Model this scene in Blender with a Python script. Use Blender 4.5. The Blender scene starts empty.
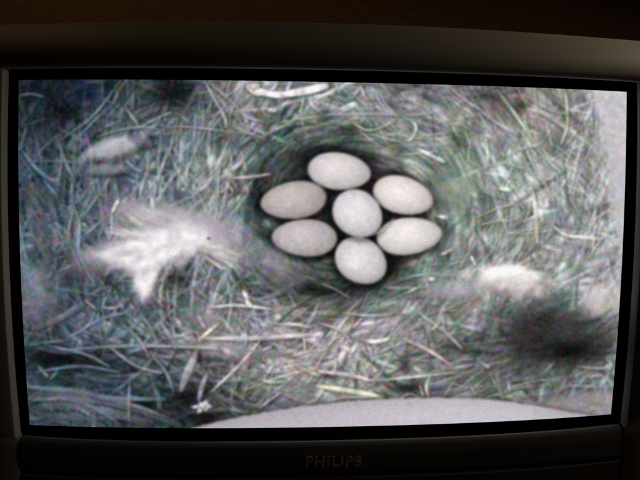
import bpy, bmesh, math
import numpy as np
from mathutils import Euler, Vector

SC = bpy.context.scene
COL = SC.collection

# ------------------------------------------------------------------ camera
cam = bpy.data.objects.new('camera', bpy.data.cameras.new('camera'))
COL.objects.link(cam)
cam.location = (-0.05588, -0.62667, 0.07018)
cam.rotation_euler = Euler((math.radians(85.1668), math.radians(-0.4539), math.radians(-3.9812)), 'XYZ')
cam.data.sensor_fit = 'HORIZONTAL'
cam.data.sensor_width = 36.0
cam.data.lens = 620.0 / 640.0 * 36.0
cam.data.clip_start = 0.02
cam.data.clip_end = 50.0
SC.camera = cam

# ------------------------------------------------------------------ world (a dark room)
world = bpy.data.worlds.new('World'); SC.world = world; world.use_nodes = True
bg = world.node_tree.nodes['Background']
bg.inputs[0].default_value = (1.0, 0.72, 0.5, 1)
bg.inputs[1].default_value = 0.0008

# ------------------------------------------------------------------ lamps of the room, and an added side fill
def area_lamp(name, loc, target, size, watts, colour):
    l = bpy.data.lights.new(name, 'AREA'); l.shape = 'DISK'; l.size = size
    l.energy = watts; l.color = colour
    o = bpy.data.objects.new(name, l); COL.objects.link(o)
    o.location = loc
    o.rotation_euler = (Vector(target) - Vector(loc)).to_track_quat('-Z', 'Y').to_euler()
    return o
area_lamp('ceiling_lamp', (0.52, -0.06, 0.46), (0.44, -0.05, 0.0), 0.10, 0.60, (1.0, 0.81, 0.58))
area_lamp('wall_lamp', (-0.55, 0.20, 0.85), (-0.05, 0.6, 0.3), 0.12, 0.36, (1.0, 0.62, 0.28))
side = area_lamp('side_fill', (1.5, -0.07, -0.06), (-0.31, -0.015, 0.03), 0.1, 0.42, (1.0, 0.84, 0.62)); side.data.spread = math.radians(60)  # unseen fill, added to brighten the inner edge of the left bezel

SC.view_settings.view_transform = 'Standard'
SC.view_settings.look = 'None'
SC.view_settings.exposure = 0.0
SC.view_settings.gamma = 1.0
SC.view_settings.use_curve_mapping = False

# ------------------------------------------------------------------ materials
def new_mat(name):
    m = bpy.data.materials.new(name); m.use_nodes = True
    nt = m.node_tree; return m, nt, nt.nodes['Principled BSDF']

def plastic(name, base, rough, spec, grain=0.12, bump=0.04, scale=1800.0):
    m, nt, b = new_mat(name)
    tc = nt.nodes.new('ShaderNodeTexCoord')
    n = nt.nodes.new('ShaderNodeTexNoise'); n.inputs['Scale'].default_value = scale; n.inputs['Detail'].default_value = 2
    n2 = nt.nodes.new('ShaderNodeTexNoise'); n2.inputs['Scale'].default_value = 22; n2.inputs['Detail'].default_value = 6
    nt.links.new(tc.outputs['Object'], n.inputs['Vector']); nt.links.new(tc.outputs['Object'], n2.inputs['Vector'])
    mx = nt.nodes.new('ShaderNodeMix'); mx.data_type = 'RGBA'
    mx.inputs[6].default_value = (*[c * (1 - grain) for c in base], 1); mx.inputs[7].default_value = (*[c * (1 + grain) for c in base], 1)
    ad = nt.nodes.new('ShaderNodeMath'); ad.operation = 'MULTIPLY_ADD'; ad.inputs[1].default_value = 0.5
    hl = nt.nodes.new('ShaderNodeMath'); hl.operation = 'MULTIPLY'; hl.inputs[1].default_value = 0.5
    nt.links.new(n2.outputs[0], hl.inputs[0])
    nt.links.new(n.outputs[0], ad.inputs[0]); nt.links.new(hl.outputs[0], ad.inputs[2])
    nt.links.new(ad.outputs[0], mx.inputs[0]); nt.links.new(mx.outputs[2], b.inputs['Base Color'])
    bp = nt.nodes.new('ShaderNodeBump'); bp.inputs['Strength'].default_value = bump; bp.inputs['Distance'].default_value = 0.0005
    nt.links.new(n.outputs[0], bp.inputs['Height']); nt.links.new(bp.outputs[0], b.inputs['Normal'])
    b.inputs['Roughness'].default_value = rough; b.inputs['Specular IOR Level'].default_value = spec
    return m

M_CASE = plastic('case_plastic', (0.21, 0.20, 0.185), 0.6, 0.15)
M_PANEL = plastic('panel_plastic', (0.12, 0.115, 0.105), 0.55, 0.15)
M_BLACK = plastic('surround_black', (0.0014, 0.0014, 0.0014), 0.8, 0.0, bump=0.0)
M_BACK = plastic('back_plastic', (0.02, 0.02, 0.02), 0.5, 0.3)
M_LOGO = plastic('letter_paint', (0.6, 0.38, 0.34), 0.45, 0.3)

def wallpaper():
    m, nt, b = new_mat('wallpaper_brown')
    tc = nt.nodes.new('ShaderNodeTexCoord')
    mp = nt.nodes.new('ShaderNodeMapping'); mp.inputs['Scale'].default_value = (1.0, 1.0, 2.2)
    nt.links.new(tc.outputs['Object'], mp.inputs['Vector'])
    n = nt.nodes.new('ShaderNodeTexNoise'); n.inputs['Scale'].default_value = 110; n.inputs['Detail'].default_value = 5; n.inputs['Roughness'].default_value = 0.65
    v = nt.nodes.new('ShaderNodeTexVoronoi'); v.inputs['Scale'].default_value = 190
    nt.links.new(mp.outputs[0], n.inputs['Vector']); nt.links.new(mp.outputs[0], v.inputs['Vector'])
    cr = nt.nodes.new('ShaderNodeValToRGB')
    cr.color_ramp.elements[0].position = 0.33; cr.color_ramp.elements[0].color = (0.14, 0.078, 0.034, 1)
    cr.color_ramp.elements[1].position = 0.68; cr.color_ramp.elements[1].color = (0.22, 0.128, 0.058, 1)
    nt.links.new(n.outputs[0], cr.inputs[0]); nt.links.new(cr.outputs[0], b.inputs['Base Color'])
    ad = nt.nodes.new('ShaderNodeMath'); ad.operation = 'ADD'
    nt.links.new(n.outputs[0], ad.inputs[0]); nt.links.new(v.outputs[0], ad.inputs[1])
    bp = nt.nodes.new('ShaderNodeBump'); bp.inputs['Strength'].default_value = 0.3; bp.inputs['Distance'].default_value = 0.003
    nt.links.new(ad.outputs[0], bp.inputs['Height']); nt.links.new(bp.outputs[0], b.inputs['Normal'])
    b.inputs['Roughness'].default_value = 0.85; b.inputs['Specular IOR Level'].default_value = 0.2
    return m

def wood():
    m, nt, b = new_mat('dark_wood')
    tc = nt.nodes.new('ShaderNodeTexCoord')
    mp = nt.nodes.new('ShaderNodeMapping'); mp.inputs['Scale'].default_value = (2.0, 26.0, 26.0)
    n = nt.nodes.new('ShaderNodeTexNoise'); n.inputs['Scale'].default_value = 3; n.inputs['Detail'].default_value = 7
    nt.links.new(tc.outputs['Object'], mp.inputs['Vector']); nt.links.new(mp.outputs[0], n.inputs['Vector'])
    cr = nt.nodes.new('ShaderNodeValToRGB')
    cr.color_ramp.elements[0].color = (0.05, 0.025, 0.012, 1); cr.color_ramp.elements[1].color = (0.16, 0.085, 0.04, 1)
    nt.links.new(n.outputs[0], cr.inputs[0]); nt.links.new(cr.outputs[0], b.inputs['Base Color'])
    b.inputs['Roughness'].default_value = 0.5
    return m

def screen_material():
    """A tube face: black glass that gives off the displayed picture (stored per vertex)."""
    m, nt, b = new_mat('tube_picture')
    at = nt.nodes.new('ShaderNodeAttribute'); at.attribute_name = 'picture'
    tc = nt.nodes.new('ShaderNodeTexCoord')
    mp = nt.nodes.new('ShaderNodeMapping'); mp.inputs['Scale'].default_value = (1.0, 1.0, 1.35)
    n = nt.nodes.new('ShaderNodeTexNoise'); n.inputs['Scale'].default_value = 620; n.inputs['Detail'].default_value = 2
    nt.links.new(tc.outputs['Object'], mp.inputs['Vector']); nt.links.new(mp.outputs[0], n.inputs['Vector'])
    mr = nt.nodes.new('ShaderNodeMapRange'); mr.inputs['From Min'].default_value = 0.3; mr.inputs['From Max'].default_value = 0.7
    mr.inputs['To Min'].default_value = 0.95; mr.inputs['To Max'].default_value = 1.05
    nt.links.new(n.outputs[0], mr.inputs[0])
    nt.links.new(at.outputs['Color'], b.inputs['Emission Color']); nt.links.new(mr.outputs[0], b.inputs['Emission Strength'])
    b.inputs['Base Color'].default_value = (0.006, 0.006, 0.007, 1)
    b.inputs['Roughness'].default_value = 0.12; b.inputs['Specular IOR Level'].default_value = 0.25
    try: m.cycles.emission_sampling = 'NONE'
    except Exception: pass
    return m

# ------------------------------------------------------------------ mesh helpers
def tag(o, label=None, cat=None, group=None, kind=None):
    if label: o['label'] = label
    if cat: o['category'] = cat
    if group: o['group'] = group
    if kind: o['kind'] = kind
    return o

def add(name, verts, faces, mat, parent=None, smooth=True, angle=35):
    me = bpy.data.meshes.new(name); me.from_pydata([tuple(v) for v in verts], [], faces)
    bm = bmesh.new(); bm.from_mesh(me); bmesh.ops.recalc_face_normals(bm, faces=bm.faces); bm.to_mesh(me); bm.free()
    me.materials.append(mat)
    if smooth:
        me.polygons.foreach_set('use_smooth', [True] * len(me.polygons))
        try: me.set_sharp_from_angle(angle=math.radians(angle))
        except Exception: pass
    o = bpy.data.objects.new(name, me); COL.objects.link(o)
    if parent: o.parent = parent
    return o

def loft(name, rings, mat, parent=None, caps=True, closed=True, angle=35):
    n = len(rings[0]); v = [p for r in rings for p in r]; f = []
    for i in range(len(rings) - 1):
        for j in range(n if closed else n - 1):
            k = (j + 1) % n
            f.append((i * n + j, i * n + k, (i + 1) * n + k, (i + 1) * n + j))
    if caps and closed:
        f.append(tuple(range(n))); f.append(tuple((len(rings) - 1) * n + j for j in range(n)))
    return add(name, v, f, mat, parent, angle=angle)

# ------------------------------------------------------------------ the shape of the set (metres; screen centre at the origin)
def scr_top(x): u = x / .3; return .1749 - .00265 * u * u - .0011 * u ** 4
def scr_bot(x): u = x / .3; return -.1788 + .0057 * u * u + .0021 * u ** 4
def scr_side(z): v = z / .17; return .3079 - .0039 * v * v
def lip_top(x): u = x / .3; return .1840 - .00445 * u * u - .00097 * u ** 4
def lip_bot(x): u = x / .3; return -.1869 + .0070 * u * u + .0037 * u ** 4
def lip_side(z): v = z / .17; return .3137 - .0052 * v * v
def out_top(x): u = x / .3; return .2359 - .0093 * u * u + .0008 * u ** 4
def groove(x): u = x / .3; return -.2194 + .0063 * u * u + .0045 * u ** 4
XO = .372                                    # half width of the cabinet

# ------------------------------------------------------------------ setting
wall = add('wall', [(-3, .56, -1.2), (3, .56, -1.2), (3, .56, 1.8), (-3, .56, 1.8),
                    (-3, .66, -1.2), (3, .66, -1.2), (3, .66, 1.8), (-3, .66, 1.8)],
           [(0, 1, 2, 3), (4, 5, 6, 7), (0, 1, 5, 4), (1, 2, 6, 5), (2, 3, 7, 6), (3, 0, 4, 7)], wallpaper(), smooth=False)
tag(wall, kind='structure')

def rounded_slab(name, x0, x1, y0, y1, z0, z1, r, mat):
    prof = []
    for cx, cz, a0 in ((x1 - r, z1 - r, 0), (x0 + r, z1 - r, 90), (x0 + r, z0 + r, 180), (x1 - r, z0 + r, 270)):
        for k in range(5):
            a = math.radians(a0 + k * 22.5); prof.append((cx + r * math.cos(a), cz + r * math.sin(a)))
    return loft(name, [[(x, y, z) for x, z in prof] for y in (y0, y1)], mat)
stand = rounded_slab('table_top', -.62, .62, -.12, .54, -.312, -.272, .008, wood())
tag(stand, kind='structure')

# ------------------------------------------------------------------ television
tv = bpy.data.objects.new('television', None); COL.objects.link(tv)
tv.location = (0, 0, -.272); tv.empty_display_size = .05
OFF = Vector((0, 0, .272))
tag(tv, 'grey television set with seven pale eggs in a nest on its lit screen', 'television')
def up(rings): return [[(p[0], p[1], p[2] + .272) for p in r] for r in rings]

xs = np.linspace(-XO, XO, 81)
rings = []
for x in xs:
    zl, zo = lip_top(x), out_top(x)
    e = max(0.0, (abs(x) - XO + .02) / .02); dr = .012 * (1 - math.sqrt(max(0, 1 - e * e)))   # rounded ends
    r = [(x, -.0190, zl), (x, -.0200, zl + .0006), (x, -.0206, zl + .004)]
    for t in np.linspace(.08, 1, 12):
        r.append((x, -.0205 + .0355 * t ** 1.9 + dr, zl + .004 + (zo - zl - .004) * t - dr * t))
    r += [(x, .019 + dr, zo + .0012 - dr), (x, .024, zo + .0016 - dr), (x, .07, zo + .002 - dr), (x, .07, zl), (x, -.010, zl)]
    rings.append(r)
loft('top_bezel', up(rings), M_CASE, tv, angle=50)

for s in (-1, 1):
    rings = []
    zs = list(np.linspace(-.262, -.177, 8)) + list(np.linspace(-.1745, .186, 48))
    for i, z in enumerate(zs):
        xl = lip_side(z) if z > -.176 else .3050
        prof = [(xl, -.0135), (xl + .0014, -.0190), (xl + .0022, -.0202), (xl + .0040, -.0208), (XO - .010, -.0200), (XO - .003, -.0165), (XO, -.009), (XO, .07), (xl, .07)]
        ring = []
        for (x, y) in prof:
            zz = min(z, lip_top(x) - .0006)
            if i == len(zs) - 1: zz = lip_top(x) - .0006
            ring.append((s * x, y, zz))
        rings.append(ring)
    loft('side_bezel', up(rings), M_CASE, tv)

xs = np.linspace(-.3042, .3042, 71)
rings = []
for x in xs:
    zb, zg = lip_bot(x), groove(x)
    rings.append([(x, -.0182, zb), (x, -.0190, zb - .0006), (x, -.0203, zb - .0028), (x, -.0209, zb - .0046),
                  (x, -.0212, (zb + zg) / 2), (x, -.0206, zg + .0016), (x, -.0190, zg), (x, .06, zg), (x, .06, zb)])
panel = loft('bottom_panel', up(rings), M_PANEL, tv)
rings = []
for x in xs:
    zg = groove(x) - .0034
    rings.append([(x, -.0165, zg + .0002), (x, -.0195, zg - .0006), (x, -.0206, zg - .0022), (x, -.0190, -.250), (x, -.012, -.262), (x, .06, -.262), (x, .06, zg)])
loft('lower_trim', up(rings), M_PANEL, tv)
loft('groove_filler', up([[(x, -.012, groove(x) + .001), (x, -.012, groove(x) - .0044), (x, .05, groove(x) - .0044), (x, .05, groove(x) + .001)] for x in xs]), M_BLACK, tv)

# black surround: a funnel from the bezel's lip down to the glass
def ring_pts(top, bot, side, y, grow=0.0, n=40):
    pts = []
    def corner(sx, sz):
        x, z = .3, .17 * sz
        for _ in range(30):
            x = side(z) + grow; z = (top(x) + grow) if sz > 0 else (bot(x) - grow)
        return sx * x, z
    tl, tr, br, bl = corner(-1, 1), corner(1, 1), corner(1, -1), corner(-1, -1)
    for t in np.linspace(0, 1, n, endpoint=False): x = tl[0] + (tr[0] - tl[0]) * t; pts.append((x, y, top(x) + grow))
    for t in np.linspace(0, 1, n, endpoint=False): z = tr[1] + (br[1] - tr[1]) * t; pts.append((side(z) + grow, y, z))
    for t in np.linspace(0, 1, n, endpoint=False): x = br[0] + (bl[0] - br[0]) * t; pts.append((x, y, bot(x) - grow))
    for t in np.linspace(0, 1, n, endpoint=False): z = bl[1] + (tl[1] - bl[1]) * t; pts.append((-side(z) - grow, y, z))
    return pts
outer = [(p[0], (-.0180 if i // 40 == 0 else -.0178 if i // 40 == 2 else -.0128), p[2]) for i, p in enumerate(ring_pts(lip_top, lip_bot, lip_side, 0, .0008))]
inner = ring_pts(scr_top, scr_bot, scr_side, -.0004, 0)
def mix(a, b, t, y): return [(p[0] + (q[0] - p[0]) * t, y, p[2] + (q[2] - p[2]) * t) for p, q in zip(a, b)]
loft('screen_surround', up([outer, mix(outer, inner, .25, -.0105), mix(outer, inner, .80, -.0045), mix(outer, inner, .95, -.0030), inner,
                            mix(inner, outer, -.002, .004), [(p[0] * 1.05, .03, p[2] * 1.05) for p in outer]]), M_BLACK, tv, caps=False, angle=60)

# tapering back of the tube cabinet
rings = []
for y, sx, zt, zb in ((.068, .366, .222, -.262), (.12, .36, .222, -.262), (.16, .34, .21, -.262), (.34, .22, .14, -.262), (.46, .17, .10, -.255), (.475, .16, .09, -.245)):
    ring = []
    for cx, cz, a0 in ((sx - .02, zt - .02, 0), (-sx + .02, zt - .02, 90), (-sx + .02, zb + .02, 180), (sx - .02, zb + .02, 270)):
        for k in range(5):
            a = math.radians(a0 + 22.5 * k); ring.append((cx + .02 * math.cos(a), y, cz + .02 * math.sin(a)))
    rings.append(ring)
back = loft('back_housing', up(rings), M_BACK, tv)
for sx in (-1, 1):
    for y in (.03, .40):
        f = rounded_slab('foot', sx * (.28 if y < .1 else .12) - .025, sx * (.28 if y < .1 else .12) + .025, y - .02, y + .02, 0, .0115, .004, M_BACK)
        f.parent = tv

# maker's lettering on the bottom panel
cu = bpy.data.curves.new('lettering', 'FONT'); cu.body = 'PHILIPS'; cu.align_x = 'CENTER'; cu.align_y = 'CENTER'
cu.size = .0150; cu.extrude = .0004; cu.offset = .00045; cu.space_character = 1.12
tmp = bpy.data.objects.new('lettering_curve', cu); COL.objects.link(tmp)
bpy.context.view_layer.update()
me = bpy.data.meshes.new_from_object(tmp.evaluated_get(bpy.context.evaluated_depsgraph_get())); me.name = 'lettering'
bpy.data.objects.remove(tmp)
me.materials.clear(); me.materials.append(M_LOGO)
co = np.empty(len(me.vertices) * 3); me.vertices.foreach_get('co', co); co = co.reshape(-1, 3)
w = co[:, 0].max() - co[:, 0].min(); co[:, 0] *= .0565 / w
h = co[:, 1].max() - co[:, 1].min(); co[:, 1] *= .0112 / h
me.vertices.foreach_set('co', co.ravel())
lt = bpy.data.objects.new('lettering', me); COL.objects.link(lt); lt.parent = panel
lt.location = (.0018, -.0214, -.2072 + .272); lt.rotation_euler = (math.radians(90), math.radians(.6), 0)
tag(lt, 'maker name in dim reddish capitals on the bottom panel')

# ================================================================== the displayed picture: painted as a video signal
# Signal coordinates: 640 x 480 raster in which the tube shows columns 8..632 and rows 72..436.
PX0, PY0, PX1, PY1, PS = 8.0, 72.0, 632.0, 436.0, 1.6
PW, PH = int((PX1 - PX0) * PS), int((PY1 - PY0) * PS)
rng = np.random.default_rng(11)
YY, XX = np.mgrid[0:PH, 0:PW].astype(np.float32)
GX = PX0 + (XX + .5) / PS; GY = PY0 + (YY + .5) / PS

def blur(a, s):
    """gaussian blur, s in signal pixels"""
    s = s * PS; r = max(1, int(3 * s + .5)); k = np.exp(-.5 * (np.arange(-r, r + 1) / s) ** 2); k /= k.sum()
    for ax in (0, 1):
        pad = [(0, 0)] * a.ndim; pad[ax] = (r, r); b = np.pad(a, pad, mode='edge'); out = np.zeros_like(a)
        for i, kk in enumerate(k):
            sl = [slice(None)] * a.ndim; sl[ax] = slice(i, i + a.shape[ax]); out += kk * b[tuple(sl)]
        a = out
    return a
def cloud(s, ch=None):
    n = rng.standard_normal((PH, PW) if ch is None else (PH, PW, ch)).astype(np.float32)
    if s > 2.5:                                    # coarse noise: make it small, enlarge it
        f = int(s / 1.0); sh = (PH // f + 8, PW // f + 8) + (() if ch is None else (ch,))
        n = rng.standard_normal(sh).astype(np.float32)
        iy = np.linspace(2, sh[0] - 4, PH); ix = np.linspace(2, sh[1] - 4, PW)
        y0 = iy.astype(int); x0 = ix.astype(int); fy = (iy - y0); fx = (ix - x0)
        fy = fy * fy * (3 - 2 * fy); fx = fx * fx * (3 - 2 * fx)
        if ch is not None: fy = fy[:, None, None]; fx = fx[None, :, None]
        else: fy = fy[:, None]; fx = fx[None, :]
        g = lambda a, b: n[np.ix_(y0 + a, x0 + b)]
        n = (g(0, 0) * (1 - fy) + g(1, 0) * fy) * (1 - fx) + (g(0, 1) * (1 - fy) + g(1, 1) * fy) * fx
    else: n = blur(n, s)
    return (n / n.std()).astype(np.float32)
def smooth(a, b, v): t = np.clip((v - a) / (b - a), 0, 1); return t * t * (3 - 2 * t)

# broad tones of the nest (columns x, rows y)
TX = [20, 60, 100, 140, 180, 220, 260, 300, 340, 380, 420, 460, 500, 540, 580, 612]
TY = [80, 95, 125, 155, 185, 215, 245, 275, 305, 335, 360, 385, 412, 432]
TONE = np.array([
 [35, 22, 45, 60, 45, 100, 130, 130, 125, 120, 110, 110, 110, 135, 150, 185],
 [35, 30, 48, 68, 55, 100, 120, 125, 122, 120, 115, 115, 105, 135, 148, 188],
 [48, 45, 70, 85, 98, 115, 110, 95, 110, 128, 135, 140, 140, 148, 144, 186],
 [65, 72, 95, 108, 120, 125, 100, 72, 72, 105, 130, 148, 155, 158, 158, 186],
 [75, 85, 95, 115, 122, 112, 82, 62, 55, 60, 100, 142, 152, 162, 165, 178],
 [84, 90, 98, 120, 130, 115, 84, 58, 52, 52, 85, 140, 152, 158, 160, 172],
 [92, 88, 100, 130, 130, 125, 98, 66, 54, 56, 95, 142, 150, 146, 142, 165],
 [95, 78, 85, 110, 115, 118, 105, 80, 58, 68, 115, 145, 160, 145, 138, 172],
 [85, 72, 85, 100, 105, 118, 118, 95, 92, 115, 130, 138, 120, 100, 125, 170],
 [75, 68, 85, 95, 110, 130, 138, 140, 140, 138, 132, 122, 85, 55, 75, 125],
 [55, 34, 60, 75, 90, 110, 122, 135, 142, 136, 115, 115, 95, 72, 90, 112],
 [62, 52, 55, 65, 68, 80, 105, 132, 138, 128, 115, 112, 108, 112, 125, 138],
 [75, 72, 75, 60, 45, 60, 90, 110, 120, 120, 110, 108, 110, 118, 130, 138],
 [60, 60, 62, 45, 40, 60, 90, 110, 120, 120, 110, 108, 110, 118, 130, 138]], np.float32)
def tone_map():
    xi = np.interp(GX[0], TX, np.arange(len(TX))); yi = np.interp(GY[:, 0], TY, np.arange(len(TY)))
    x0 = np.minimum(xi.astype(int), len(TX) - 2); y0 = np.minimum(yi.astype(int), len(TY) - 2)
    fx = (xi - x0)[None, :]; fy = (yi - y0)[:, None]
    g = lambda a, b: TONE[np.ix_(y0 + a, x0 + b)]
    t = (g(0, 0) * (1 - fy) + g(1, 0) * fy) * (1 - fx) + (g(0, 1) * (1 - fy) + g(1, 1) * fy) * fx
    return blur(t.astype(np.float32), 6)
BASE = tone_map()

#        cx     cy     a     b    turn  skew  tone (r,g,b)
EGGS = [(339.2, 171.3, 31.6, 18.6,   6,  .05, (207, 198, 199), 'pale egg at the top of the clutch'),
        (293.3, 200.2, 33.0, 18.6,  -7, -.07, (181, 170, 170), 'greyish egg at the upper left of the clutch'),
        (402.8, 195.4, 30.6, 18.6,  15,  .05, (220, 211, 210), 'bright cream egg at the upper right of the clutch'),
        (304.3, 237.6, 32.6, 18.4,   2, -.07, (184, 174, 177), 'greyish egg at the lower left of the clutch'),
        (357.4, 213.6, 26.2, 22.6,  38,  .03, (214, 206, 211), 'rounded egg at the centre of the clutch'),
        (409.0, 235.8, 32.8, 18.4,  -6,  .07, (219, 212, 209), 'bright cream egg at the lower right of the clutch'),
        (360.7, 260.4, 27.2, 22.2,  32,  .03, (208, 201, 205), 'rounded egg at the bottom of the clutch')]
def egg_field(e, shift=(0, 0), grow=0.0):
    cx, cy, a, b, deg, skew = e[:6]
    c, s = math.cos(math.radians(deg)), math.sin(math.radians(deg))
    dx, dy = GX - cx - shift[0], GY - cy - shift[1]
    u = (dx * c + dy * s) / (a + grow); v = (-dx * s + dy * c) / (b + grow)
    v = v / (1 - skew * 1.6 * u)                          # one end blunter than the other
    return np.sqrt(u * u + v * v), u, v
EGGR = [egg_field(e) for e in EGGS]
near = np.ones_like(BASE)
for e, (r, u, v) in zip(EGGS, EGGR):
    d = np.maximum(0, (r - 1) * (e[2] + e[3]) / 2)
    near *= 1 - (.42 - .16 * smooth(395, 425, GX)) * np.exp(-(d / 8.0) ** 2)
cup = ((GX - 350) / 108) ** 2 + ((GY - 214) / 80) ** 2
BASE = BASE * np.clip(near * (1 + .16 * cloud(22) * (1 - near)), .22, 1.1) * (1 + .05 * cloud(24) + .05 * cloud(60)) * (1 - .07 * smooth(400, 470, GX))

# tint of the signal: bluish at the left, greenish round the cup, lilac at the far right
TINT = np.zeros((PH, PW, 3), np.float32)
wl = 1 - smooth(60, 330, GX); wr = smooth(380, 610, GX)
TINT += wl[..., None] * np.array([-8, 0, 9], np.float32) + wr[..., None] * np.array([1, 1, 1], np.float32)
TINT += (np.exp(-((cup - 1.2) / .9) ** 2))[..., None] * np.array([-4, 2, 0], np.float32)
TINT += np.exp(-((GY - 350) / 40) ** 2 - ((GX - 300) / 110) ** 2)[..., None] * np.array([6, 0, 0], np.float32)

TINT += np.array([-2, 0, 0], np.float32)
TINT += np.exp(-((GX - 480) / 90) ** 2 - ((GY - 160) / 75) ** 2)[..., None] * np.array([2, 3, -4], np.float32) + np.exp(-((GX - 50) / 90) ** 2)[..., None] * np.array([-4, 1, 7], np.float32)
TINT += cloud(70)[..., None] * np.array([1.5, -.5, -1], np.float32) + cloud(60)[..., None] * np.array([-.5, 1.2, -.7], np.float32)
IMG = np.repeat((BASE * .62)[..., None], 3, 2) + TINT * .8
IMG += (cloud(7)[..., None] * 9 + cloud(14)[..., None] * 7)
IDS = np.zeros((PH, PW), np.int32)
PIECES = [None]                                            # id -> (name, label)
def piece(name, label=None): PIECES.append((name, label)); return len(PIECES) - 1

def curve(pts, n):
    p = np.array(pts, np.float32)
    if len(p) == 2:
        t = np.linspace(0, 1, n)[:, None]; return p[0] + (p[1] - p[0]) * t
    q = np.vstack([2 * p[0] - p[1], p, 2 * p[-1] - p[-2]]); out = []
    tt = np.linspace(0, len(p) - 1, n)
    for t in tt:
        i = min(int(t), len(p) - 2); f = t - i; a, b, c, d = q[i:i + 4]
        out.append(.5 * (2 * b + (c - a) * f + (2 * a - 5 * b + 4 * c - d) * f * f + (3 * b - a - 3 * c + d) * f ** 3))
    return np.array(out, np.float32)

def stroke(pts, w, col, alpha=1.0, shadow=.45, ident=0, n=6, taper=.6, light=.28, soft=.55, fade=1.0):
    c = curve(pts, n); c = np.c_[(c[:, 0] - PX0) * PS - .5, (c[:, 1] - PY0) * PS - .5]
    hw = w * PS * .5; pad = hw + 3 * PS
    x0, x1 = int(max(0, c[:, 0].min() - pad)), int(min(PW, c[:, 0].max() + pad + 2))
    y0, y1 = int(max(0, c[:, 1].min() - pad)), int(min(PH, c[:, 1].max() + pad + 2))
    if x1 - x0 < 2 or y1 - y0 < 2: return
    X = XX[y0:y1, x0:x1]; Y = YY[y0:y1, x0:x1]
    best = np.full(X.shape, 1e9, np.float32); side = np.zeros_like(best); along = np.zeros_like(best)
    m = len(c) - 1
    for i in range(m):
        ax, ay = c[i]; bx, by = c[i + 1]; dx, dy = bx - ax, by - ay; L = dx * dx + dy * dy + 1e-6
        t = np.clip(((X - ax) * dx + (Y - ay) * dy) / L, 0, 1)
        ex = X - ax - t * dx; ey = Y - ay - t * dy; d = ex * ex + ey * ey
        k = d < best
        best = np.where(k, d, best); side = np.where(k, ey * .8 + ex * .5, side); along = np.where(k, (i + t) / m, along)
    d = np.sqrt(best)
    hw_l = hw * (1 - taper * np.abs(2 * along - 1) ** 2.5)
    so = soft * PS
    a = np.clip((hw_l + so * .5 - d) / so, 0, 1) * alpha
    a = a * (1 - .75 * fade * np.abs(2 * along - 1) ** 4)
    sub = IMG[y0:y1, x0:x1]
    if shadow > 0:
        sd = np.where(side > -hw * .3, 1.0, .12)
        sh = shadow * sd * np.exp(-(np.maximum(0, d - hw_l) / (1.5 * PS)) ** 2) * alpha
        sub *= (1 - sh)[..., None]
    f = 1 - light * np.clip(side / (hw + .4), -1, 1)
    f *= 1 + .12 * np.sin(along * 9 + c[0, 0] * 1.7) + .06 * np.sin(along * 31 + c[0, 1])
    cc = np.array(col, np.float32)[None, None] * f[..., None]
    sub += (cc - sub) * a[..., None]
    if ident:
        IDS[y0:y1, x0:x1][a > .5] = ident

PAL = np.array([[-9, 9, -7], [11, -7, 9], [-12, 1, 15], [11, 6, -15], [0, 0, 0], [5, -2, 6], [-5, 5, 3], [15, 4, -6]], np.float32)
def at(a, x, y):
    return a[min(PH - 1, max(0, int((y - PY0) * PS))), min(PW - 1, max(0, int((x - PX0) * PS)))]
def flow(x, y):
    """direction of the stems: round the cup, steeper at the left, flatter at the bottom"""
    a = math.atan2((y - 214) / .75, x - 350) + math.pi / 2
    return a
def scatter(count, lmin, lmax, wmin, wmax, k0, k1, spread, shadow, alpha, n=4, jit=.22, inner=.0):
    for i in range(count):
        x, y = rng.uniform(PX0, PX1), rng.uniform(PY0, PY1)
        q = ((x - 350) / 108) ** 2 + ((y - 214) / 80) ** 2
        if q < inner: continue
        a = flow(x, y) + rng.normal(0, spread * (1 if q < 2.2 else 1.6)); L = rng.uniform(lmin, lmax) * (.7 if q < 1.2 else 1); bend = rng.normal(0, .09) * L
        if q < 2.0: bend = abs(bend) * -.6 - L * L / 800
        dx, dy = math.cos(a), math.sin(a)
        p = [(x - dx * L / 2, y - dy * L / 2), (x - dy * bend * -1, y + dx * bend * -1), (x + dx * L / 2, y + dy * L / 2)]
        b = float(at(BASE, x, y)); t = at(TINT, x, y)
        k = k0 + (k1 - k0) * (i / count) + rng.normal(0, jit)
        col = np.clip(b * max(.15, k) + 4 + t + PAL[rng.integers(len(PAL))] * (.4 + .008 * b) * .34, 3, 250)
        stroke(p, rng.uniform(wmin, wmax), col, alpha, shadow, n=n)
# combed fibre texture: noise smeared along the lie of the stems, several overlapping lies
FLOW = np.arctan2((GY - 214) / .75, GX - 350) + math.pi / 2
def combed(turn, width, reach, step=1.15):
    n = rng.standard_normal((PH, PW)).astype(np.float32); n = blur(n, width); n /= n.std(); n = np.sign(n) * np.abs(n) ** 1.2
    ang = FLOW + turn; acc = n.copy(); cnt = np.ones_like(n)
    for sgn in (1, -1):
        px, py = XX.copy(), YY.copy(); ii = YY.astype(int); jj = XX.astype(int)
        for k in range(int(reach * PS / step)):
            a_ = ang[ii, jj]; px += sgn * step * np.cos(a_); py += sgn * step * np.sin(a_)
            ok = (px >= 0) & (px < PW) & (py >= 0) & (py < PH)
            jj = np.clip(px.astype(int), 0, PW - 1); ii = np.clip(py.astype(int), 0, PH - 1)
            acc += n[ii, jj] * ok; cnt += ok
    acc /= np.sqrt(cnt)
    return (acc / acc.std()).astype(np.float32)
far = smooth(.9, 3.0, cup)
lies = [combed((.16 + .26 * far) * cloud(110) + o * (.5 + .5 * far), wd, L) for o, wd, L in ((0, .7, 26), (.75, .8, 22), (-.7, .8, 24), (.2, 1.3, 34), (-1.3, .9, 16))]
tex = lies[3] * .55
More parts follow.
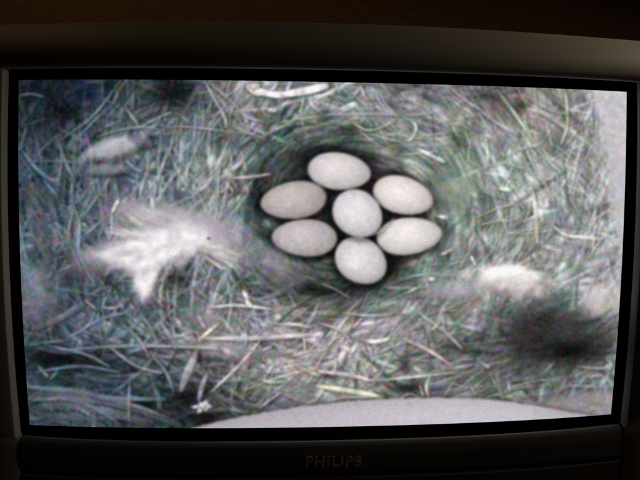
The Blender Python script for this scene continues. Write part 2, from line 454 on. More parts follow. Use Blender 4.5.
for l in (lies[4], lies[1], lies[2], lies[0]):
    msk = smooth(-.1, .9, .85 * cloud(34) + .4 * cloud(14) + .35 * lies[3])              # clumps lying over one another
    edge = np.clip(msk - blur(np.roll(np.roll(msk, -2, 0), -1, 1), 1.6), -1, 0)
    tex = tex * (1 - msk) + (l * .95 + .25) * msk + edge * 1.3
tex += .35 * np.maximum(lies[0] - 1.1, 0) + .35 * np.maximum(lies[2] - 1.2, 0)
tex -= tex.mean()
amp = .33 - .14 * smooth(180, 440, GX)
IMG = (BASE * (1 + amp * np.clip(tex, -2.2, 3.0)))[..., None] + TINT
hue_a, hue_b = cloud(7) * 3 + lies[1] * 2.0, cloud(7) * 3 + lies[0] * 2.0
IMG += np.stack([hue_a, -.5 * hue_a - .3 * hue_b, hue_b], -1)
scatter(420, 24, 80, 1.4, 3.4, .80, 1.10, .55, .16, .5, n=5, inner=1.0, jit=.15)
IMG = blur(IMG, .5)
scatter(260, 5, 18, 1.0, 2.2, .8, 1.35, .9, .12, .45, jit=.25)
scatter(150, 24, 90, 1.0, 2.4, 1.1, 1.4, .55, .2, .6, n=5, inner=1.2, jit=.15)
def bundles(count):
    for i in range(count):
        x, y = rng.uniform(PX0, PX1), rng.uniform(PY0, PY1); q = ((x - 350) / 108) ** 2 + ((y - 214) / 80) ** 2
        if q < 1.25: continue
        a = flow(x, y) + rng.normal(0, .55); b = float(at(BASE, x, y)); t = at(TINT, x, y); hue = PAL[rng.integers(len(PAL))]; kk = rng.uniform(.85, 1.35)
        for j in range(rng.integers(5, 13)):
            aa = a + rng.normal(0, .14); L = rng.uniform(36, 105); o = rng.normal(0, 6); m = rng.normal(0, 10)
            cx_, cy_ = x - math.sin(a) * o + math.cos(a) * m, y + math.cos(a) * o + math.sin(a) * m
            dx, dy = math.cos(aa) * L / 2, math.sin(aa) * L / 2; bd = rng.normal(0, .05) * L
            col = np.clip(b * kk * rng.uniform(.7, 1.4) + 4 + t + hue * .35 + PAL[rng.integers(len(PAL))] * .25, 3, 250)
            stroke([(cx_ - dx, cy_ - dy), (cx_ + math.sin(aa) * bd, cy_ - math.cos(aa) * bd), (cx_ + dx, cy_ + dy)], rng.uniform(.9, 2.2), col, .5, .14, n=4)
bundles(190)
for i in range(150):                                       # long loose blades at the left and lower left
    x, y = rng.uniform(14, 240), rng.uniform(84, 428); q = ((x - 350) / 108) ** 2 + ((y - 214) / 80) ** 2
    if q < 1.3: continue
    a = rng.normal(-1.0, .35) if rng.random() < .5 else rng.normal(.9, .45)
    if y > 330: a = rng.normal(.12, .4)
    L = rng.uniform(40, 105); b = float(at(BASE, x, y)); v = min(190, b * rng.uniform(1.15, 1.8) + 14); bd = rng.normal(0, .06) * L
    dx, dy = math.cos(a) * L / 2, math.sin(a) * L / 2
    stroke([(x - dx, y - dy), (x - math.sin(a) * bd, y + math.cos(a) * bd), (x + dx, y + dy)], rng.uniform(1.4, 4.2), np.clip(v + at(TINT, x, y) + PAL[rng.integers(len(PAL))] * .4, 0, 240), .6, .22, n=6, soft=.9)
for i in range(760):                                       # loose straight stalks, broad and fine, in all directions
    x, y = rng.uniform(14, 622), rng.uniform(82, 425); q = ((x - 350) / 108) ** 2 + ((y - 214) / 80) ** 2
    if q < 1.35: continue
    b = float(at(BASE, x, y)); a = flow(x, y) + rng.normal(0, .75) if rng.random() < .6 else rng.uniform(0, math.pi)
    broad = rng.random() < .30; L = rng.uniform(14, 58) * (1.35 if broad else 1); bd = rng.normal(0, .035) * L
    v = min(222, b * (rng.uniform(1.15, 1.5) if rng.random() < .74 else rng.uniform(.4, .7)) + 4); dx, dy = math.cos(a) * L / 2, math.sin(a) * L / 2
    stroke([(x - dx, y - dy), (x - math.sin(a) * bd, y + math.cos(a) * bd), (x + dx, y + dy)], rng.uniform(2.0, 4.2) if broad else rng.uniform(.8, 1.8),
           np.clip(v + at(TINT, x, y) * .7 + PAL[rng.integers(len(PAL))] * .3, 0, 240), .62 if x < 400 else .5, .2, n=4, fade=.6, taper=.35)
# bring the tangle to the camera's broad tones, and let the camera's haze soften its contrast
def settle(keep, s=8.0):
    global IMG
    m = blur(IMG.mean(2), s); g = np.clip(BASE / np.maximum(m, 4), .4, 3.0)
    IMG *= g[..., None]; mm = blur(IMG, 5); IMG = mm + (IMG - mm) * keep

settle(1.14, 10.0)
# soft dark hollows between the stems
def hollow(x, y, rx, ry, k, deg=0):
    c, s = math.cos(math.radians(deg)), math.sin(math.radians(deg)); dx, dy = GX - x, GY - y
    r2 = ((dx * c + dy * s) / rx) ** 2 + ((-dx * s + dy * c) / ry) ** 2
    global IMG
    IMG *= (1 - k * np.exp(-r2))[..., None]
for h in [(62, 112, 16, 9, .75, -8), (38, 92, 18, 8, .5, 0), (172, 96, 16, 10, .7, 20), (175, 88, 12, 8, .5, 0), (55, 358, 28, 10, .75, 4), (100, 362, 20, 9, .55, 15), (142, 404, 26, 6, .8, 3), (190, 396, 18, 9, .7, -20), (210, 358, 14, 8, .5, 0),
          (205, 418, 20, 7, .75, 0), (263, 340, 12, 4, .5, 0), (410, 388, 15, 6, .75, 0), (405, 364, 6, 10, .5, 0), (345, 130, 22, 7, .45, -10), (330, 151, 40, 8, .45, -6), (520, 106, 9, 7, .6, 40), (486, 94, 12, 6, .4, 0),
          (300, 286, 30, 8, .5, 4), (308, 160, 36, 11, .30, -24), (262, 214, 10, 28, .30, 4), (274, 176, 16, 10, .28, -45), (372, 157, 26, 8, .25, 14), (440, 178, 9, 16, .25, -30), (340, 291, 46, 8, .55, 0), (392, 268, 14, 10, .5, 0), (258, 188, 8, 18, .5, 10), (330, 376, 10, 5, .55, 0), (245, 280, 9, 6, .4, 0), (450, 345, 16, 8, .35, 0), (475, 345, 14, 9, .35, 0), (40, 262, 14, 10, .3, 0), (72, 278, 14, 10, .35, 0)]: hollow(*h)
# arcs of the cup wall behind the eggs
for i in range(46):
    a0 = rng.uniform(math.pi * .95, math.pi * 2.05); ln = rng.uniform(.10, .32); q = rng.uniform(1.02, 1.32)
    pts = [(350 + 96 * q * math.cos(a0 + ln * t), 214 + 68 * q * math.sin(a0 + ln * t)) for t in (0, .5, 1)]
    v = rng.uniform(45, 105) * (.7 + .5 * (q - 1.0) / .3); col = np.array([v - 5, v + 4, v - 2]) + PAL[rng.integers(len(PAL))] * .6
    pts = [(px + rng.normal(0, 1.5), py + rng.normal(0, 2.5)) for px, py in pts]; stroke(pts, rng.uniform(.8, 2.4), col, .55, .2, n=6)

# pale blade-like leaves at the left and other soft lumps
def lump(x, y, rx, ry, deg, col, name=None, label=None, edge=.25, shadow=.4, tex=10, wobble=.10):
    c, s = math.cos(math.radians(deg)), math.sin(math.radians(deg)); dx, dy = GX - x, GY - y
    u = (dx * c + dy * s) / rx; v = (-dx * s + dy * c) / ry
    wob = cloud(17) * wobble + cloud(7) * wobble * .35
    r = np.sqrt(u * u + v * v) + wob
    global IMG
    dy2 = GY - y - 3; v2 = (-(GX - x) * s + dy2 * c) / ry
    IMG *= (1 - shadow * np.exp(-np.maximum(0, np.sqrt(u * u + v2 * v2) - .9) ** 2 / .06) * (r > .8))[..., None]
    a = np.clip((1 - r) / edge + .5, 0, 1)
    tone = np.array(col, np.float32)[None, None] * (1.0 - .16 * np.clip(v, -1, 1) + .0 * u)[..., None] + (cloud(2.2) * tex * .5 + cloud(1.0) * tex * .35)[..., None]
    IMG += (tone - IMG) * a[..., None]
    if name: IDS[a > .5] = piece(name, label)
lump(117, 148, 30, 9.5, -16, (164, 162, 172), 'leaf_picture', 'pale mauve blade leaf at the left of the nest', edge=.8, wobble=.12)
lump(110, 170, 20, 5, -4, (118, 118, 126), 'leaf_picture', 'dull grey blade leaf under the mauve one', edge=1.0, wobble=.14)
lump(509, 280, 37, 13, 4, (216, 209, 207), 'down_picture', 'pale lump of down at the right of the nest', edge=.8, shadow=.2, tex=16, wobble=.16)
lump(504, 275, 22, 8, -6, (234, 228, 225), None, edge=1.0, shadow=0, wobble=.2)
lump(603, 303, 20, 20, -30, (188, 183, 182), None, edge=1.2, shadow=.1, tex=14)
lump(460, 292, 24, 8, 0, (156, 153, 154), None, edge=1.3, shadow=.05, tex=14)
lump(272, 264, 28, 13, 28, (124, 120, 130), None, edge=1.4, shadow=.1, tex=16)
lump(36, 292, 18, 26, 0, (104, 110, 124), None, edge=1.4, shadow=.05, tex=14)
lump(452, 190, 16, 18, 30, (134, 142, 134), None, edge=1.4, shadow=.15, tex=12)
lump(222, 238, 24, 20, 20, (152, 143, 152), None, edge=1.3, shadow=0, tex=12)
lump(104, 258, 26, 12, -10, (140, 134, 142), None, edge=1.4, shadow=0, tex=12)
lump(126, 214, 18, 12, 20, (142, 134, 142), None, edge=1.4, shadow=0, tex=12)
lump(205, 322, 22, 10, 20, (140, 130, 134), None, edge=1.3, shadow=.2, tex=16)
lump(218, 350, 26, 8, 12, (150, 136, 138), None, edge=.9, shadow=.35, tex=14)
def blade(pts, w, v, hue, alpha=.6): v = v * rng.uniform(.95, 1.3); stroke(pts, w, np.clip(np.array([v, v, v]) + np.array(hue), 0, 250), alpha, .42, piece('straw_picture'), n=12, light=.18, taper=.5, soft=1.3)
for p, w, v in [([(26,392),(80,396),(135,408),(186,428)],8,104), ([(28,408),(70,406),(118,414),(150,427)],8,98), ([(26,400),(60,399),(100,404)],4,126), ([(30,420),(60,416),(90,424)],6,84), ([(90,396),(130,404),(170,418)],3.4,124),
                ([(30,330),(60,318),(95,296)],6,112), ([(100,345),(130,330),(150,310)],5,118), ([(24,185),(40,210),(46,240)],6,104), ([(62,196),(68,225),(70,262)],6,112), ([(28,345),(60,352),(95,350)],4,100), ([(110,395),(140,372),(158,352)],4,116), ([(70,372),(100,380),(130,382)],4,104), ([(150,376),(158,396),(160,412)],5,112)]:
    blade(p, w, v, (-8, 0, 9))

# stems that can be told apart: points, width, tone, hue
N, P, G, Yw, B = (0, 0, 0), (8, -5, 2), (-7, 8, -4), (9, 6, -14), (-9, 1, 12)
STEMS = [
 ([(60,140),(92,117),(120,82)],2.6,115,G), ([(72,145),(95,120),(112,105)],2.2,115,B), ([(58,140),(67,165),(75,181)],3,135,G), ([(59,180),(61,165),(62,150)],2.4,125,G),
 ([(22,150),(35,167),(50,179),(60,180)],4,122,B), ([(125,107),(140,127)],2.4,160,Yw), ([(140,127),(160,117),(172,112)],2.4,150,N), ([(97,137),(120,130),(145,127),(165,131)],2.2,138,G),
 ([(20,95),(32,94),(44,97)],3,92,B), ([(105,127),(122,120)],2.5,122,P), ([(20,150),(26,128)],3,98,B), ([(30,162),(60,161),(82,164)],2,110,N), ([(126,160),(134,168),(142,172)],2.6,150,N),
 ([(205,82),(215,100),(225,118),(226,128)],3,165,N), ([(212,85),(230,100),(247,117),(265,122)],2.4,155,P), ([(277,84),(271,91)],2.5,212,P), ([(291,82),(286,92)],3,195,P),
 ([(310,92),(312,105),(321,112)],3.2,182,P), ([(304,97),(300,115)],2.6,165,N), ([(160,127),(190,127),(230,132),(255,135)],1.8,150,P), ([(178,114),(192,125)],2,135,N), ([(242,152),(244,162),(246,171)],2.2,160,Yw),
 ([(210,175),(222,162)],2.2,165,P), ([(232,178),(250,177),(270,174)],3,172,P), ([(322,116),(300,119),(280,123)],2.2,155,Yw), ([(361,85),(363,93),(367,101)],3,175,P), ([(350,120),(365,130),(380,128),(395,120)],2.3,165,Yw),
 ([(410,120),(416,127),(413,137),(407,141)],3.2,188,G), ([(417,149),(432,156),(444,162)],4,202,N), ([(368,134),(392,140),(415,146)],1.8,165,N), ([(320,115),(365,114),(415,115),(446,110)],2.2,150,P), ([(450,87),(465,100),(482,111)],2.4,162,N),
 ([(497,90),(512,110),(527,132),(546,162)],3,172,G), ([(565,90),(567,107),(567,127),(561,144)],2.5,186,Yw), ([(480,110),(495,122),(519,136)],2.6,165,P), ([(485,137),(487,150),(488,166)],3,192,G), ([(517,150),(530,147),(541,144)],2.2,170,Yw),
 ([(530,100),(555,112),(570,114)],1.8,150,G), ([(540,160),(552,170),(560,182)],2,158,G), ([(510,165),(530,172),(546,186)],2,158,N),
 ([(72,200),(80,225),(79,252),(95,285)],3,145,B), ([(75,205),(69,237),(82,272)],2.4,130,P), ([(120,197),(113,210),(112,226),(111,240)],2.6,165,G), ([(119,200),(116,205),(113,212)],3,228,Yw), ([(44,180),(58,197)],2.6,128,B), ([(95,190),(110,200)],2.2,120,N),
 ([(50,288),(80,292),(100,296)],2,110,G), ([(225,183),(229,186),(233,191)],3,175,P), ([(221,193),(229,186)],2.2,165,N), ([(243,290),(248,300)],4,228,N), ([(437,216),(447,218)],3.4,205,P), ([(440,255),(452,249)],2.6,185,Yw), ([(470,255),(475,265)],3.2,205,Yw),
 ([(428,279),(434,279)],4,210,P), ([(385,287),(405,288),(425,287)],1.8,155,G), ([(405,293),(414,289),(422,284)],2.4,170,Yw), ([(320,283),(335,289),(350,298)],2,120,G), ([(300,275),(318,280)],1.6,120,G),
 ([(499,189),(511,190)],3.4,240,N), ([(532,188),(535,210),(537,243)],3.4,196,Yw), ([(552,225),(565,235),(582,237),(601,240)],2.8,222,Yw), ([(480,225),(497,221),(513,221)],2,160,P), ([(536,192),(543,203)],2.4,180,N), ([(476,218),(500,207),(522,204)],1.8,160,P),
 ([(95,312),(87,327),(67,338)],3,145,B), ([(102,307),(112,308),(124,305)],3,155,N), ([(45,345),(85,354),(110,367)],3,125,B), ([(110,347),(135,365),(162,373)],2.6,155,P), ([(117,346),(140,345),(164,346)],2.8,145,N), ([(39,367),(48,377)],3,135,N), ([(60,368),(50,380)],2.4,115,G),
 ([(27,387),(75,391),(110,398),(165,399)],5,112,B), ([(130,380),(129,400),(129,421)],2.6,135,N), ([(72,407),(85,412),(97,420)],3,115,B), ([(30,345),(50,342),(70,340)],2.4,110,B), ([(60,398),(90,406),(120,424)],2.6,112,B), ([(85,300),(98,310)],2.2,150,P), ([(140,312),(152,330),(158,345)],3,130,N), ([(128,352),(146,347),(160,342)],3.5,140,N),
 ([(212,307),(232,305),(250,306),(272,309)],3.2,205,N), ([(246,300),(251,306)],4.5,225,P), ([(199,340),(208,332),(219,323)],3.4,205,Yw), ([(205,338),(255,338),(285,336),(308,335)],4.6,188,P), ([(304,337),(305,350)],2.2,190,N), ([(160,346),(210,348),(242,352),(290,354)],3.4,170,P),
 ([(260,340),(242,362),(212,391)],3.2,188,P), ([(192,358),(187,370),(181,384)],5,140,P), ([(207,374),(202,386),(199,400)],5,142,P), ([(280,324),(296,324),(311,327)],3.2,190,P), ([(245,390),(285,375),(322,367)],2.2,176,Yw), ([(262,380),(272,382),(284,381)],3,178,G), ([(260,407),(270,400),(281,392)],2.2,165,P),
 ([(60,350),(120,346),(200,347),(292,353)],2.6,150,N), ([(197,350),(190,368),(181,390)],6.5,148,P), ([(150,352),(166,372),(174,392)],3,132,B), ([(36,372),(80,366),(120,372)],3,112,B), ([(120,322),(138,338),(150,358)],3,138,N), ([(158,318),(170,336),(176,348)],4,142,P), ([(80,330),(104,318),(128,312)],3,128,B),
 ([(176,318),(182,326)],4,165,P), ([(198,315),(205,328)],4,160,P), ([(240,320),(246,333),(246,346)],2.2,165,N), ([(262,350),(272,346)],3,170,P), ([(290,356),(310,351),(325,350)],2.6,170,Yw), ([(300,368),(320,376)],2.4,170,Yw), ([(278,412),(300,407),(318,399)],2,160,P), ([(220,345),(228,352),(238,354)],5,160,P),
 ([(342,312),(365,315),(392,314)],2.4,172,P), ([(352,328),(362,318)],2.6,180,P), ([(366,341),(378,341),(389,338)],4,240,Yw), ([(318,371),(350,375),(374,381)],3.6,192,P), ([(318,386),(352,391),(382,397)],5,208,Yw), ([(370,381),(400,378),(430,375),(458,372)],2.6,182,N),
 ([(402,338),(430,351),(452,366)],3.2,180,P), ([(430,375),(426,387),(429,397)],2.8,188,Yw), ([(420,385),(423,397)],2.2,165,N), ([(415,310),(445,332),(462,349)],3,162,P), ([(337,343),(336,360),(334,376)],2.4,165,P), ([(366,343),(371,352),(372,361)],3,165,P), ([(320,323),(340,330),(352,343)],2.6,168,P), ([(325,402),(345,397),(372,398)],2.2,165,G),
 ([(396,402),(408,394),(420,397)],2,150,N), ([(380,352),(390,347),(400,344)],2.2,165,N), ([(430,331),(440,322)],2.4,170,Yw), ([(580,367),(605,369),(612,365),(606,360)],3,185,N), ([(588,377),(603,375)],2,165,P), ([(545,372),(556,360)],2.8,155,N), ([(480,362),(490,368)],2.6,165,P), ([(508,380),(510,392)],2.8,160,G), ([(470,385),(476,395)],2.2,150,N),
 ([(394,217),(383,229),(370,235)],1.8,0,G),
]
for pts, w, v, hue in STEMS[:-1]:
    if pts[0][0] < 170: v = v * .95
    stroke(pts, w, np.clip(np.array([v, v, v]) * 1.07 + np.array(hue) * 1.1 + (at(TINT, *pts[0]) * .5), 0, 250), .94, .30, piece('straw_picture'), n=10, light=.14, taper=.4, soft=.9, fade=.5)

# flaky white scraps at the top and a small white flower at the lower left
scrap = piece('scrap_picture', 'ragged white scrap at the top edge of the nest')
for pts, w, v in [([(249,87),(256,91),(266,93)],8,238), ([(262,93),(280,95),(296,93)],6.5,236), ([(286,94),(305,91),(326,86)],8,240), ([(250,86),(258,86)],5,205)]:
    stroke(pts, w, (v + 5, v - 8, v - 6), .97, .4, scrap, n=10, light=.06, fade=.2, taper=.3)
stroke([(267,110),(277,111)], 4.2, (208, 200, 202), .95, .4, piece('scrap_picture', 'small white fleck below the ragged scrap'))
fl = piece('flower_picture', 'small white flower at the lower left of the nest')
for a, L, w in ((5, 8, 4.5), (60, 7, 4), (118, 10, 4.5), (172, 11, 3.6), (236, 6, 4), (300, 8, 5)):
    stroke([(203, 406), (203 + L * math.cos(math.radians(a)), 406 + L * .7 * math.sin(math.radians(a)))], w, (226 - L, 220 - L, 226 - L), .9, .2, fl, n=3, taper=.25, light=.15, fade=.5, soft=1.2)

# the white feather at the left
fe = piece('feather_picture', 'ruffled white feather lying left of the eggs')
def soft_poly(pts, s):
    p = np.array(pts, np.float32); ins = np.zeros((PH, PW), bool); j = len(p) - 1
    for i in range(len(p)):
        c1 = (p[i, 1] > GY) != (p[j, 1] > GY)
        xi = (p[j, 0] - p[i, 0]) * (GY - p[i, 1]) / (p[j, 1] - p[i, 1] + 1e-9) + p[i, 0]
        ins ^= c1 & (GX < xi); j = i
    return blur(ins.astype(np.float32), s)
body = soft_poly([(222,232),(205,213),(178,205),(150,207),(126,205),(140,222),(142,238),(112,246),(88,255),(112,263),(124,267),(133,272),(134,290),(146,302),(152,286),(156,272),(170,260),(182,250),(205,250),(226,262),(240,268),(238,254)], 4.5)
IMG *= (1 - .12 * blur(body, 4))[..., None]
plume = soft_poly([(206,230),(186,223),(164,225),(146,235),(122,246),(98,256),(116,263),(132,264),(139,276),(136,289),(146,302),(152,291),(151,279),(158,268),(172,257),(188,247),(206,246)], 2.8)
core = soft_poly([(200,233),(178,225),(152,237),(120,256),(132,272),(143,292),(151,276),(168,260),(190,245)], 5)
tone = np.array([184, 175, 181], np.float32) + plume[..., None] * np.array([36, 35, 32], np.float32) + core[..., None] * np.array([18, 18, 16], np.float32) + (cloud(2.5) * 4)[..., None]
IMG += (tone - IMG) * np.clip(.80 * body + .50 * plume, 0, .97)[..., None]
IDS[body > .5] = fe
for i in range(560):
    t = rng.uniform(0, 1); sx, sy = 212 - 66 * t, 236 + 4 * t + 8 * t * t
    a = math.radians(rng.choice([rng.normal(176, 13), rng.normal(158, 12), rng.normal(203, 12), rng.normal(122, 14)], p=[.46, .24, .18, .12]))
    L = rng.uniform(14, 84) * (1 - .3 * t)
    ex, ey = sx + L * math.cos(a), sy + L * .8 * math.sin(a)
    up_ = ey < 226
    v = rng.uniform(172, 206) if up_ else rng.uniform(208, 244); col = (v + 3, v - 5, v - 3)
    if rng.random() < (.14 if up_ else .03): col = (v * .72, v * .71, v * .75)
    stroke([(sx, sy), ((sx + ex) / 2 + rng.normal(0, 2), (sy + ey) / 2 + rng.normal(0, 2)), (ex, ey)], rng.uniform(1.0, 3.0), col, .30, .0, n=4, taper=.95, soft=1.6)
hollow(176, 277, 15, 10, .45, -25); hollow(116, 284, 14, 8, .35, 20)
for p, w, v in [([(168,248),(150,266),(147,284),(142,300)], 9, 222), ([(160,250),(146,262),(138,272),(128,276)], 6, 214), ([(165,240),(130,250),(92,257)], 6, 206), ([(160,236),(132,240),(104,246)], 4, 186), ([(166,232),(142,224),(122,210)], 4.5, 188), ([(182,230),(160,218),(140,207)], 5, 190), ([(150,254),(126,264),(104,270)], 4, 180), ([(200,236),(176,236),(150,246)], 9, 224), ([(152,260),(141,275),(134,290)], 7, 212), ([(164,256),(154,274),(149,294)], 8, 216), ([(152,248),(122,254),(86,253)], 5, 196), ([(146,256),(128,262),(108,262)], 7, 208), ([(152,242),(128,236),(106,230)], 4, 176)]:
    stroke(p, w, (v + 3, v - 6, v - 4), .75, 0, n=10, taper=.85, light=.05, soft=3.0, fade=.9)
for p in [[(197,246),(218,247),(232,246)], [(199,251),(222,256),(243,262)], [(203,256),(216,264),(224,270)], [(196,249),(214,252),(236,254)], [(210,255),(226,262),(236,270)], [(205,247),(226,250),(244,258)]]:
    stroke(p, 2.3, (226, 219, 208), .85, .25, n=6)
mb = np.clip(body * 1.3, 0, 1)[..., None]; IMG = IMG * (1 - mb) + (blur(IMG, 1.3) + np.array([2, 3, 6], np.float32)) * mb
stroke([(128,210),(146,220),(165,226)], 2, (206, 190, 194), .6, .2); stroke([(130,206),(150,212),(170,220)], 1.8, (200, 188, 190), .5, .2)
stroke([(207,238.5),(211,238)], 2.4, (70, 56, 66), .9, 0)

# dark tuft at the right
core = np.exp(-(((GX - 552) / 46) ** 2 + ((GY - 334 - .12 * (GX - 552)) / 26) ** 2) ** 1.2); k2 = np.exp(-(((GX - 568) / 30) ** 2 + ((GY - 350) / 10) ** 2))
k3 = np.exp(-(((GX - 536) / 24) ** 2 + ((GY - 322) / 10) ** 2))
KEEP = IMG.copy()
IMG *= (1 - .50 * core)[..., None]; IMG *= (1 - .80 * k2)[..., None]; IMG *= (1 - .35 * k3)[..., None]
for i in range(520):
    a = rng.normal(math.pi if rng.random() < .55 else 0, .65); sx, sy = 560 + rng.normal(0, 19), 342 + rng.normal(0, 9)
    L = rng.uniform(14, 50); ex, ey = sx + L * math.cos(a), sy + L * .75 * math.sin(a) - 4
    v = max(8, rng.normal(34, 18)); col = np.array([v, v + 1, v]) + PAL[rng.integers(len(PAL))] * .3
    if rng.random() < .25: col = np.array([96, 93, 94]) + PAL[rng.integers(len(PAL))] * .4
    stroke([(sx, sy), ((sx + ex) / 2 + rng.normal(0, 3), (sy + ey) / 2 + rng.normal(0, 3)), (ex, ey)], rng.uniform(1.0, 3.0), col, .28, 0, n=4, taper=.9, soft=1.4)
ma = np.clip(core * 1.6, 0, 1)[..., None]; IMG = IMG * (1 - ma) + blur(IMG, 1.3) * ma
IMG *= (1 - .75 * k2)[..., None]
IDS[(core > .42)] = piece('tuft_picture', 'dark hairy tuft at the lower right of the nest')
stroke([(575,366),(600,369),(612,364),(604,358)], 3, (172, 168, 172), .8, .3)

# grey floor of the box at the lower right, the white wall strip and the white rim
fl_a = smooth(0, 1, np.clip((GY - (388 + 10 * np.exp(-((GX - 530) / 40) ** 2))) / 7, 0, 1)) * smooth(522, 556, GX)
tone = np.array([138, 130, 140], np.float32) + (12 * np.sin((GY - .10 * (GX - 560)) * .75) * cloud(9) * .5 + cloud(4) * 4)[..., None] + ((GX - 560) * .18)[..., None]
IMG += (tone - IMG) * (fl_a * .85)[..., None]
stroke([(552,387),(580,386),(612,388)], 2, (168, 162, 168), .7, .25, n=8); stroke([(560,396),(590,403),(612,405)], 1.6, (120, 112, 122), .5, 0, n=8)
xb = np.interp(GY[:, 0], [80, 92, 120, 150, 180, 215, 250, 300], [586, 590, 599, 604, 608, 613, 617, 622])[:, None] + cloud(6) * 2.5
ws = smooth(-6, 6, GX - xb)
tone = np.array([190, 185, 192], np.float32) + (cloud(8) * 4)[..., None] + ((GY - 180) * -.03)[..., None]
IMG += (tone - IMG) * (ws * .88 * (1 - smooth(262, 310, GY)))[..., None]
IDS[(ws > .5) & (GY < 290)] = piece('box_wall_picture', 'lilac white strip of box wall at the right edge')
rim_y = np.interp(GX[0], [150, 190, 220, 250, 285, 320, 350, 380, 410, 430, 460, 480, 505, 530, 560, 590, 612, 632], [440, 428.5, 420.8, 415, 409, 404, 401, 399, 398, 397.7, 398, 398.8, 401, 404.5, 410, 416, 420.5, 425])[None, :]
rim_y = blur(np.repeat(rim_y, PH, 0).astype(np.float32), 4) + blur(cloud(1.2), .5) * .25
d = GY - rim_y
IMG *= (1 - .28 * np.exp(-(np.minimum(0, d) / 3.0) ** 2) * (d < 0))[..., None]
tr = np.clip((GX - 200) / 230, 0, 1); tone = np.stack([164 + 20 * tr, 157 + 20 * tr, 166 + 20 * tr], -1) + (cloud(3) * 2.5)[..., None] - (10 * np.exp(-np.maximum(d, 0) / 2.5) * (d > 0))[..., None]
tone += (smooth(2, 16, d) * 8 - smooth(500, 600, GX) * 14)[..., None]
a = np.clip(d / 1.6 + .5, 0, 1)
IMG += (tone - IMG) * a[..., None]
IDS[a > .5] = piece('rim_picture', 'curved white rim along the bottom of the picture')
for p in [[(398,397),(406,401),(412,406)], [(352,400),(356,404)], [(470,397),(474,401)]]: stroke(p, 1.6, (186, 170, 176), .6, .1)

# seven eggs
order = [0, 1, 3, 2, 5, 6, 4]
for k in order:
    e = EGGS[k]; r, u, v = EGGR[k]
    r2, _, _ = egg_field(e, (1.0, 2.6), 2.5)
    IMG *= (1 - (.34 - .16 * smooth(395, 425, GX)) * np.clip((1.12 - r2) / .20, 0, 1) * (r > .97))[..., None]
    z = np.sqrt(np.clip(1 - r * r, 0, 1)); c, s = math.cos(math.radians(e[4])), math.sin(math.radians(e[4]))
    nx, ny = u * c - v * s, u * s + v * c
    lam = .67 + .35 * z ** .72 + (.05 * -nx - .075 * ny) * (1 - .3 * z)
    tone = np.array(e[6], np.float32)[None, None] * lam[..., None]
    edge = np.clip((r - .72) / .28, 0, 1) ** 2
    tone += edge[..., None] * np.array([1, -1, -5], np.float32) + (cloud(1.5) * 2.0 + cloud(5) * 2.5)[..., None]
    hi = np.exp(-(((GX - e[0] + 5) / 12) ** 2 + ((GY - e[1] + 4) / 8) ** 2)); tone += (hi * 9)[..., None]
    wpx = (e[2] + e[3]) / 2
    a = np.clip((1 - r) * wpx / 1.7 + .5, 0, 1)
    IMG += (tone - IMG) * a[..., None]
    IDS[a > .5] = piece('egg_picture', e[7])
stroke([(349,249),(352,257),(354,263)], 1.6, (214, 204, 200), .55, 0)            # glossy streak on the lowest egg
hot = np.exp(-(((GX - 354) / 5) ** 2 + ((GY - 264) / 4.5) ** 2)); IMG += (hot * 16)[..., None]
stroke([(395,216),(384,229),(371,236)], 1.7, (178, 178, 160), .85, .25, piece('straw_picture', 'thin straw wedged between the centre and right eggs'), n=8)

# the signal: soft focus, colour blotches, noise, faint line structure
IMG = np.clip(IMG * 1.02 + 6, 3, 250)
IMG = blur(IMG, .95)
lum = IMG.mean(2, keepdims=True); chroma = blur(IMG - lum, 1.5) * .95
IMG = lum + chroma
amt = (.35 + .65 * np.clip(1 - np.abs(lum - 110) / 130, 0, 1))
flat = np.ones((PH, PW, 1), np.float32)
for r, u, v in EGGR: flat[r < 1.0] = .4
flat[GY > rim_y] = .4; flat[body > .5] = .55
cb, cr = cloud(2.2)[..., None], cloud(2.2)[..., None]; cb2, cr2 = cloud(4.5)[..., None], cloud(4.5)[..., None]
cbv = (cb * 4.2 + cb2 * 3.2) * amt * flat; crv = (cr * 4.2 + cr2 * 3.2) * amt * flat
IMG = IMG + np.concatenate([crv * 1.2, -.5 * crv - .25 * cbv, cbv * 1.4], 2)
IMG += (cloud(.8) * 3.2)[..., None] * (.5 + .5 * flat)
IMG *= (1 + .014 * np.sin((GY + .22 * GX) * 2 * math.pi / 2.9))[..., None]
IMG = np.clip(IMG, 4, 250) / 255.0

# ------------------------------------------------------------------ the tube face carries that signal
def to_signal(x, z):
    """where a point of the tube face falls in the signal raster (the raster is keystoned on this tube)"""
    d = np.stack([x + .0558828, np.full_like(x, .6266705), z - .0701780], -1)
    c = d @ np.array([[.9975556, -.0020246, -.0698483], [-.0694272, .0845991, -.9939934], [.0079216, .9964130, .0842518]])
    return 320 + 620 * c[..., 0] / -c[..., 2], 240 - 620 * c[..., 1] / -c[..., 2]
NX, NZ = 760, 428
uu, vv = np.meshgrid(np.linspace(-1, 1, NX + 1), np.linspace(-1, 1, NZ + 1))
sx = uu * .3079; sz = vv * .1765
for _ in range(6):
    sx = uu * (.3079 - .0039 * (sz / .17) ** 2)
    t_ = .1749 - .00265 * (sx / .3) ** 2 - .0011 * (sx / .3) ** 4; b_ = -.1788 + .0057 * (sx / .3) ** 2 + .0021 * (sx / .3) ** 4
    sz = b_ + (t_ - b_) * (vv + 1) / 2
gx, gy = to_signal(sx, sz)
sy = -.0022 * (1 - uu ** 2) * (1 - vv ** 2)                    # the glass bulges a little
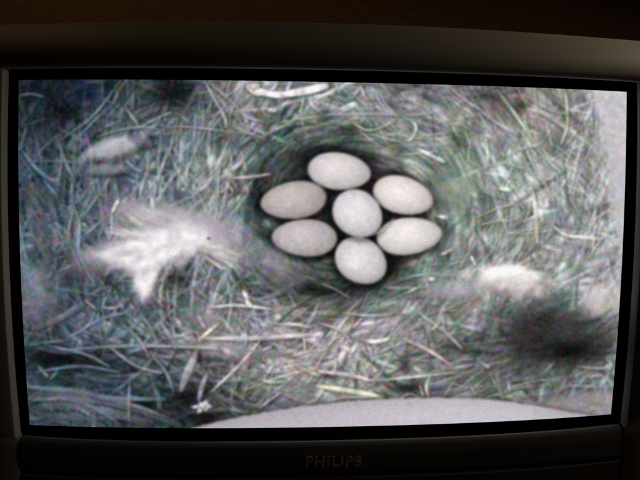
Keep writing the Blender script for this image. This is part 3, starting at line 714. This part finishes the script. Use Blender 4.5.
def sample(a, x, y):
    fx = np.clip((x - PX0) * PS - .5, 0, PW - 1.001); fy = np.clip((y - PY0) * PS - .5, 0, PH - 1.001)
    x0 = fx.astype(int); y0 = fy.astype(int); fx = (fx - x0)[..., None]; fy = (fy - y0)[..., None]
    return (a[y0, x0] * (1 - fx) + a[y0, x0 + 1] * fx) * (1 - fy) + (a[y0 + 1, x0] * (1 - fx) + a[y0 + 1, x0 + 1] * fx) * fy
rgb = sample(IMG, gx, gy)
rgb = np.where(rgb <= .04045, rgb / 12.92, ((rgb + .055) / 1.055) ** 2.4)
co = np.stack([sx, sy, sz + .272], -1).reshape(-1, 3); rgba = np.concatenate([rgb.reshape(-1, 3), np.ones((rgb.shape[0] * rgb.shape[1], 1))], 1)
ii = np.arange(NX * NZ); i0 = (ii // NX) * (NX + 1) + ii % NX
quads = np.stack([i0, i0 + 1, i0 + NX + 2, i0 + NX + 1], 1)
cx = (gx[:-1, :-1] + gx[1:, 1:]) / 2; cy = (gy[:-1, :-1] + gy[1:, 1:]) / 2
fid = IDS[np.clip(((cy - PY0) * PS).astype(int), 0, PH - 1), np.clip(((cx - PX0) * PS).astype(int), 0, PW - 1)].ravel()
for k in range(1, len(PIECES)):
    if (fid == k).sum() < 12: fid[fid == k] = 0              # too little left in view
M_TUBE = screen_material()
def picture_mesh(name, q):
    used, inv = np.unique(q.ravel(), return_inverse=True)
    me = bpy.data.meshes.new(name)
    me.vertices.add(len(used)); me.vertices.foreach_set('co', co[used].ravel())
    me.loops.add(len(inv)); me.loops.foreach_set('vertex_index', inv.astype(np.int32))
    me.polygons.add(len(q)); me.polygons.foreach_set('loop_start', np.arange(0, len(inv), 4, dtype=np.int32))
    me.polygons.foreach_set('use_smooth', np.ones(len(q), bool))
    at_ = me.color_attributes.new('picture', 'FLOAT_COLOR', 'POINT'); at_.data.foreach_set('color', rgba[used].astype(np.float32).ravel())
    me.update(calc_edges=True); me.validate(); me.materials.append(M_TUBE)
    o = bpy.data.objects.new(name, me); COL.objects.link(o); return o
screen = picture_mesh('screen', quads[fid == 0]); screen.parent = tv
tag(screen, 'lit tube screen showing a straw nest with seven pale eggs')
for k in range(1, len(PIECES)):
    q = quads[fid == k]
    if len(q) == 0:
        continue
    o = picture_mesh(PIECES[k][0], q); o.parent = screen
    if PIECES[k][1]: tag(o, PIECES[k][1] + ', shown on the screen')
